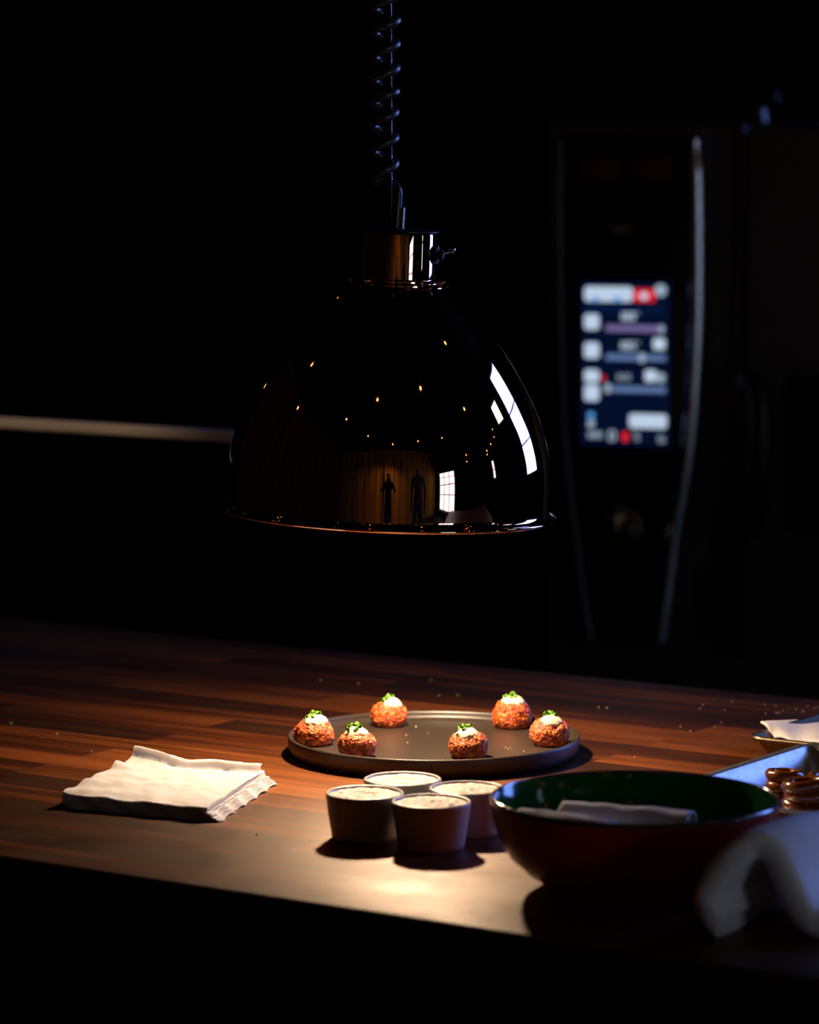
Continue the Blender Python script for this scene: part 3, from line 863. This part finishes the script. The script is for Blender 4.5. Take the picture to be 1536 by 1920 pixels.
# touch screen
b = new(); face_box(b, 1090, 528, 1251, 838, -0.0285, -0.015, 0.001)
scr = obj('touch_screen', b, M['scr_bg'], oven)
def icon(name, x0, y0, x1, y1, m, bev=0.003, d=-0.0302):
    b = new(); a_ = OL(x0, y0, d); c_ = OL(x1, y1, d)
    w_, h_ = abs(c_.x-a_.x), abs(a_.z-c_.z)
    # rounded plate, thin
    rr = min(bev, w_/2-1e-4, h_/2-1e-4); ring = []
    cx, cz = (a_.x+c_.x)/2, (a_.z+c_.z)/2
    for sx, sz, a0 in ((1, 1, 0), (-1, 1, 90), (-1, -1, 180), (1, -1, 270)):
        for k in range(6):
            t_ = R(a0+90*k/5)
            ring.append((cx+sx*(w_/2-rr)+rr*math.cos(t_), cz+sz*(h_/2-rr)+rr*math.sin(t_)))
    v0 = [b.verts.new((x, d, z)) for x, z in ring]; v1 = [b.verts.new((x, d+0.0016, z)) for x, z in ring]
    b.faces.new(v0); b.faces.new(v1[::-1])
    for k in range(len(ring)): b.faces.new((v0[k], v0[(k+1) % len(ring)], v1[(k+1) % len(ring)], v1[k]))
    return obj(name, b, m, scr, 0)
SR = 7/SC
icon('mode_bar', 1096, 537, 1186, 566, M['scr_white'], SR)
icon('mode_symbol', 1112, 556, 1122, 566, M['scr_blue'], 3/SC, -0.0308)
icon('mode_symbol', 1152, 556, 1164, 566, M['scr_blue'], 3/SC, -0.0308)
icon('red_key', 1188, 542, 1228, 566, M['scr_red'], 3/SC)
icon('red_key_symbol', 1200, 548, 1215, 562, M['scr_white'], 6/SC, -0.0308)
icon('round_key', 1228, 533, 1249, 556, M['scr_mid'], 10/SC, -0.0310)
icon('header_band', 1093, 574, 1245, 588, mat('screen_header', (0, 0, 0), 0.4, emit=(0.001, 0.008, 0.045), estr=1), 1/SC, -0.0296)
for (x0, y0, x1, y1) in ((1096, 589, 1123, 618), (1096, 642, 1123, 672), (1096, 693, 1123, 717), (1096, 721, 1123, 752)):
    icon('side_key', x0, y0, x1, y1, M['scr_white'], 6/SC)
icon('slider', 1136, 609, 1236, 623, M['scr_mauve'], 2/SC)
icon('slider', 1136, 664, 1248, 677, M['scr_grey'], 2/SC)
icon('slider', 1148, 724, 1248, 737, M['scr_grey'], 2/SC)
icon('slider_handle', 1236, 610, 1245, 625, M['scr_mid'], 5/SC, -0.0312)
icon('slider_handle', 1198, 662, 1209, 680, M['scr_mid'], 5/SC, -0.0312)
icon('slider_handle', 1134, 719, 1145, 737, M['scr_mid'], 5/SC, -0.0312)
icon('key', 1225, 634, 1247, 656, M['scr_white'], 5/SC)
icon('key', 1209, 694, 1231, 716, M['scr_white'], 5/SC)
icon('key', 1233, 700, 1246, 718, M['scr_mid'], 4/SC)
icon('red_mark', 1128, 704, 1134, 714, M['scr_red'], 2/SC)
icon('wide_key', 1180, 776, 1250, 804, M['scr_white'], 6/SC)
icon('blue_symbol', 1102, 773, 1114, 785, M['scr_blue'], 5/SC)
icon('grey_symbol', 1102, 787, 1114, 802, M['scr_mid'], 5/SC)
icon('red_symbol', 1166, 810, 1178, 828, M['scr_red'], 5/SC)
def digit(x0, y0, x1, y1, pat, m=None, name='digit'):
    """seven-bar figure made of thin bars"""
    b = new(); w_, h_ = x1-x0, y1-y0; t_ = 2.2; ym = (y0+y1)/2
    segs = {'a': (x0, y0, x1, y0+t_), 'g': (x0, ym-t_/2, x1, ym+t_/2), 'd': (x0, y1-t_, x1, y1), 'f': (x0, y0, x0+t_, ym), 'b': (x1-t_, y0, x1, ym),
            'e': (x0, ym, x0+t_, y1), 'c': (x1-t_, ym, x1, y1)}
    for s in pat: face_box(b, *segs[s], -0.0312, -0.0298)
    obj(name, b, m or M['scr_white'], scr, 0)
D = {'0': 'abcdef', '1': 'bc', '8': 'abcdefg', '2': 'abged', '5': 'afgcd'}
x = 1160
for ch in '180': digit(x, 586, x+8, 601, D[ch]); x += 11
digit(x, 586, x+5, 592, 'abf', M['scr_mid'])
x = 1158
for ch in '185': digit(x, 641, x+9, 656, D[ch]); x += 12
digit(x, 641, x+5, 647, 'abf', M['scr_mid'])
x = 1158
for ch in '00': digit(x, 702, x+9, 713, D[ch], M['scr_mid']); x += 14
for x in (1103, 1112, 1121): digit(x, 810, x+7, 821, D['8'], M['scr_mid'], 'small_symbol')
digit(1142, 808, 1153, 826, D['0'], M['scr_white'], 'small_symbol'); digit(1190, 810, 1198, 826, D['5'], M['scr_mid'], 'small_symbol'); digit(1234, 818, 1246, 830, D['5'], M['scr_mid'], 'small_symbol')
# knob
kp = OL(1168, 992, -0.02)
b = new()
pr_ = [(0, 0), (0.030, 0), (0.031, 0.004), (0.027, 0.008), (0.025, 0.030), (0.022, 0.034), (0, 0.035)]
lathe(b, pr_, 48)
for v in b.verts: v.co = Vector((v.co.x, -v.co.z, v.co.y))
kn = obj('knob', b, M['knob'], oven, 35, loc=(kp.x, -0.022, kp.z))
b = new(); bx(b, (0, -0.038, 0.012), (0.004, 0.006, 0.02), 0.001); obj('knob_grip', b, M['knob'], kn)
# door frame post, door, handle
b = new(); face_box(b, 1376, 236, 1386, 1230, -0.014, 0.03, 0.002); obj('door_post', b, M['trimdim'], oven)
b = new()
a0 = OL(1412, 238); c0 = OL(1412, 1230)
bx(b, ((a0.x+oxr)/2, -0.012, (a0.z+c0.z)/2), (oxr-a0.x, 0.05, a0.z-c0.z), 0.008)
door = obj('door', b, M['ovensteel'], oven)
b = new(); face_box(b, 1470, 700, 1760, 1010, -0.041, -0.03, 0.01); obj('door_window', b, M['blackglass'], door)
b = new(); q = [OL(1392, 720, -0.04), OL(1400, 712, -0.07), OL(1420, 730, -0.085), OL(1428, 800, -0.09), OL(1426, 900, -0.085), OL(1418, 980, -0.06), OL(1405, 990, -0.04)]
tube(b, catmull(q, 6), 0.014, 16); obj('door_handle', b, M['blackplastic'], oven, 60)
b = new(); face_box(b, 1330, 1060, 1380, 1200, -0.006, 0.01, 0.002); obj('lower_vent', b, M['trimdim'], oven)
# vent stub on top of the oven
st = OL(1392, 228)
b = new(); tube(b, [(st.x, 0.1, st.z-0.004), (st.x, 0.1, st.z+0.016), (st.x+0.006, 0.1, st.z+0.028), (st.x+0.03, 0.1, st.z+0.036)], [0.016, 0.014, 0.011, 0.009], 16)
obj('vent_pipe', b, M['blackplastic'], oven)

# ------------------------------------------------------------------ back counter with pale edge
cr0 = P(431, 820, 4.12)
L = 3.2
ct = empty('back_counter', (0, 0, 0), ang)
s0 = cr0.dot(-UD)+0.13                     # right end, hidden behind the dome
vv = cr0.dot(VD)
cx = s0-L/2
ct.location = (-UD)*cx+VD*(vv+0.25)
zt = cr0.z
tag(ct, 'black back counter with a pale front edge, in the dark at the left', 'counter')
b = new(); bx(b, (0, 0, (zt-0.007)/2), (L, 0.46, zt-0.007), 0.003); obj('cabinet', b, M['counter'], ct)
b = new(); bx(b, (0, -0.236, zt-0.0005), (L, 0.012, 0.0135), 0.003); obj('edge_strip', b, M['rail'], ct)

# ------------------------------------------------------------------ added fixtures for the two fill spots, never in view
def fixture(name, loc, target, label):
    loc = Vector(loc)
    root = empty(name, loc); tag(root, label, 'spotlight', 'added unseen spotlights')
    d = (Vector(target)-loc).normalized()
    b = new(); tube(b, [-d*0.10, -d*0.09, d*0.03], [0.02, 0.045, 0.05], 24, cap=False); obj('housing', b, M['blackplastic'], root)
    b = new(); tube(b, [-d*0.06, Vector((-d.x*0.06, -d.y*0.06, ZC-loc.z))], 0.008, 10); obj('stem', b, M['blackplastic'], root)
fixture('added_spotlight', (-1.2, 1.8, 2.9), (-0.62, 4.35, 1.1), 'added unseen spotlight brightening the edge of the back counter')
fixture('added_spotlight', (0.3, -2.6, 3.0), (-0.3, -4.6, 0.9), 'added unseen spotlight brightening the wooden wall behind the photographer')

# ------------------------------------------------------------------ bare bulbs over the dining room (seen mirrored in the dome)
BULBS = [(-1.911, 6.558, 3.5, 0.024), (-2.996, 6.998, 2.582, 0.024), (-2.426, 3.563, 3.5, 0.03), (-3.366, 2.92, 3.5, 0.03), (-1.647, 0.931, 3.5, 0.024), (-0.42, 1.168, 3.5, 0.03), (1.659, 3.037, 3.5, 0.03), (1.004, 1.549, 3.5, 0.03), (2.859, 2.033, 3.5, 0.03), (-1.038, -0.456, 3.5, 0.024), (0.223, -1.298, 3.5, 0.024), (2.807, -0.085, 3.5, 0.024), (1.609, -0.849, 3.5, 0.024), (4.299, 0.384, 2.826, 0.024), (4.353, 0.275, 2.476, 0.024), (4.75, 2.967, 3.314, 0.02), (4.75, 2.815, 2.959, 0.02), (4.75, 2.353, 2.773, 0.02), (4.75, 1.914, 2.663, 0.02), (4.75, 1.87, 2.516, 0.02)]
for i, (x, y, z, s) in enumerate(BULBS):
    root = empty('pendant_bulb', (x, y, z))
    tag(root, 'small warm pendant bulb hanging in the dining room, mirrored as a dot in the dome', 'lamp', 'warm pendant bulbs over the dining room')
    b = new(); bmesh.ops.create_icosphere(b, subdivisions=3, radius=s)
    for v in b.verts: v.co.z *= 1.25
    obj('bulb', b, M['bulbwarm'], root)
    b = new(); tube(b, [(0, 0, s*1.1), (0, 0, s*1.1+0.05)], 0.014, 10); tube(b, [(0, 0, s), (0, 0, ZC-z)], 0.003, 6); obj('cord', b, M['cord'], root)

# ------------------------------------------------------------------ people (seen mirrored in the dome)
def body(name, V, E, rad, m, parent=None, loc=(0, 0, 0), root=0):
    me = bpy.data.meshes.new(name); me.from_pydata([Vector(v) for v in V], E, []); me.materials.append(m)
    o = bpy.data.objects.new(name, me); C.objects.link(o); o.location = loc
    if parent: o.parent = parent
    md = o.modifiers.new('skin', 'SKIN'); md.use_smooth_shade = True
    for i, r in enumerate(rad):
        d = me.skin_vertices[0].data[i]
        d.radius = (r, r) if not isinstance(r, tuple) else r
        d.use_root = (i == root)
    s = o.modifiers.new('sub', 'SUBSURF'); s.levels = 2; s.render_levels = 2
    return o
def person(loc, rz, label, pose, k=1.0, shirt='shirt'):
    root = empty('person', loc, rz); tag(root, label, 'person')
    # local: faces +y
    J = [(0, 0, .95), (0, 0, 1.12), (0, .0, 1.32), (0, 0, 1.44), (0, 0.01, 1.52), (0, 0.02, 1.60), (0, 0.015, 1.68)]
    rad = [.135, .125, .15, .085, .055, .085, .075]
    E = [(i, i+1) for i in range(6)]
    for s in (-1, 1):
        n = len(J)
        if pose == 'camera':
            J += [(s*.17, 0, 1.40), (s*.30, .06, 1.22), (s*.13, .20, 1.40), (s*.08, .24, 1.47)]
        else:
            J += [(s*.18, 0, 1.40), (s*.24, -.02, 1.12), (s*.24, .08, .90), (s*.24, .10, .82)]
        rad += [.065, .045, .032, .03]
        E += [(2, n), (n, n+1), (n+1, n+2), (n+2, n+3)]
        n = len(J)
        J += [(s*.09, 0, .88), (s*.11, .02, .50), (s*.12, -.02, .08), (s*.13, .12, .04)]
        rad += [.09, .06, .042, .035]
        E += [(0, n), (n, n+1), (n+1, n+2), (n+2, n+3)]
    V = [(x*k, y*k, z*k) for x, y, z in J]
    body('body', V, E, [r*k for r in rad], M[shirt], root)
    b = new(); bmesh.ops.create_icosphere(b, subdivisions=3, radius=1)
    for v in b.verts:
        n_ = v.co.normalized(); v.co = Vector((n_.x*.082, n_.y*.098-.012, n_.z*.085+(0.0 if n_.y < 0.2 else 0.02)))*k+Vector((0, 0, 1.70*k))
    obj('hair', b, M['hair'], root, 60)
    b = new()
    bmesh.ops.create_icosphere(b, subdivisions=3, radius=1)
    for v in b.verts:
        n_ = v.co.normalized(); v.co = Vector((n_.x*.068, n_.y*.075+0.035, n_.z*.10))*k+Vector((0, 0, 1.635*k))
    rr = bmesh.ops.create_icosphere(b, subdivisions=2, radius=0.016*k)
    for v in rr['verts']: v.co += Vector((0, 0.112*k, 1.63*k))
    obj('face', b, M['skin'], root, 60)
    for s in (-1, 1):
        b = new(); h = Vector((s*.085, .255, 1.475))*k if pose == 'camera' else Vector((s*.24, .105, .80))*k
        rr = bmesh.ops.create_icosphere(b, subdivisions=2, radius=1)
        for v in rr['verts']: v.co = Vector((v.co.x*.018, v.co.y*.035, v.co.z*.045))*k+h
        for f in range(5):
            a = (f-2)*0.012
            d = Vector((-s*.03, .03, .01)) if pose == 'camera' else Vector((0, .01, -.05))
            st_ = h+Vector((0, a, .03 if pose == 'camera' else -.03))*k
            tube(b, [st_, st_+d*k*0.7, st_+d*k*1.2+Vector((0, -.005, -.008))], [.009*k, .008*k, .006*k], 8)
        obj('hand', b, M['skin'], root, 60)
    return root
person((-0.02, -0.42, 0), 0, 'person in dark clothes raising a camera to the face, mirrored in the dome', 'camera', 0.93, 'darkcloth')
b = new(); bx(b, (0, 0, 0), (0.13, 0.05, 0.09), 0.012); bx(b, (0, 0, 0.05), (0.05, 0.045, 0.025), 0.006)
tube(b, [(0, 0.02, 0), (0, 0.06, 0)], 0.034, 24)
co_ = obj('photo_camera', b, M['blackplastic'], None, loc=(0, -0.115, 1.42))
tag(co_, 'black camera held up by the mirrored person in dark clothes', 'camera')
person((1.05, 0.12, 0), R(20), 'person in a brown shirt with arms down, mirrored in the dome beside the bright window', 'stand', 1.02, 'shirt')
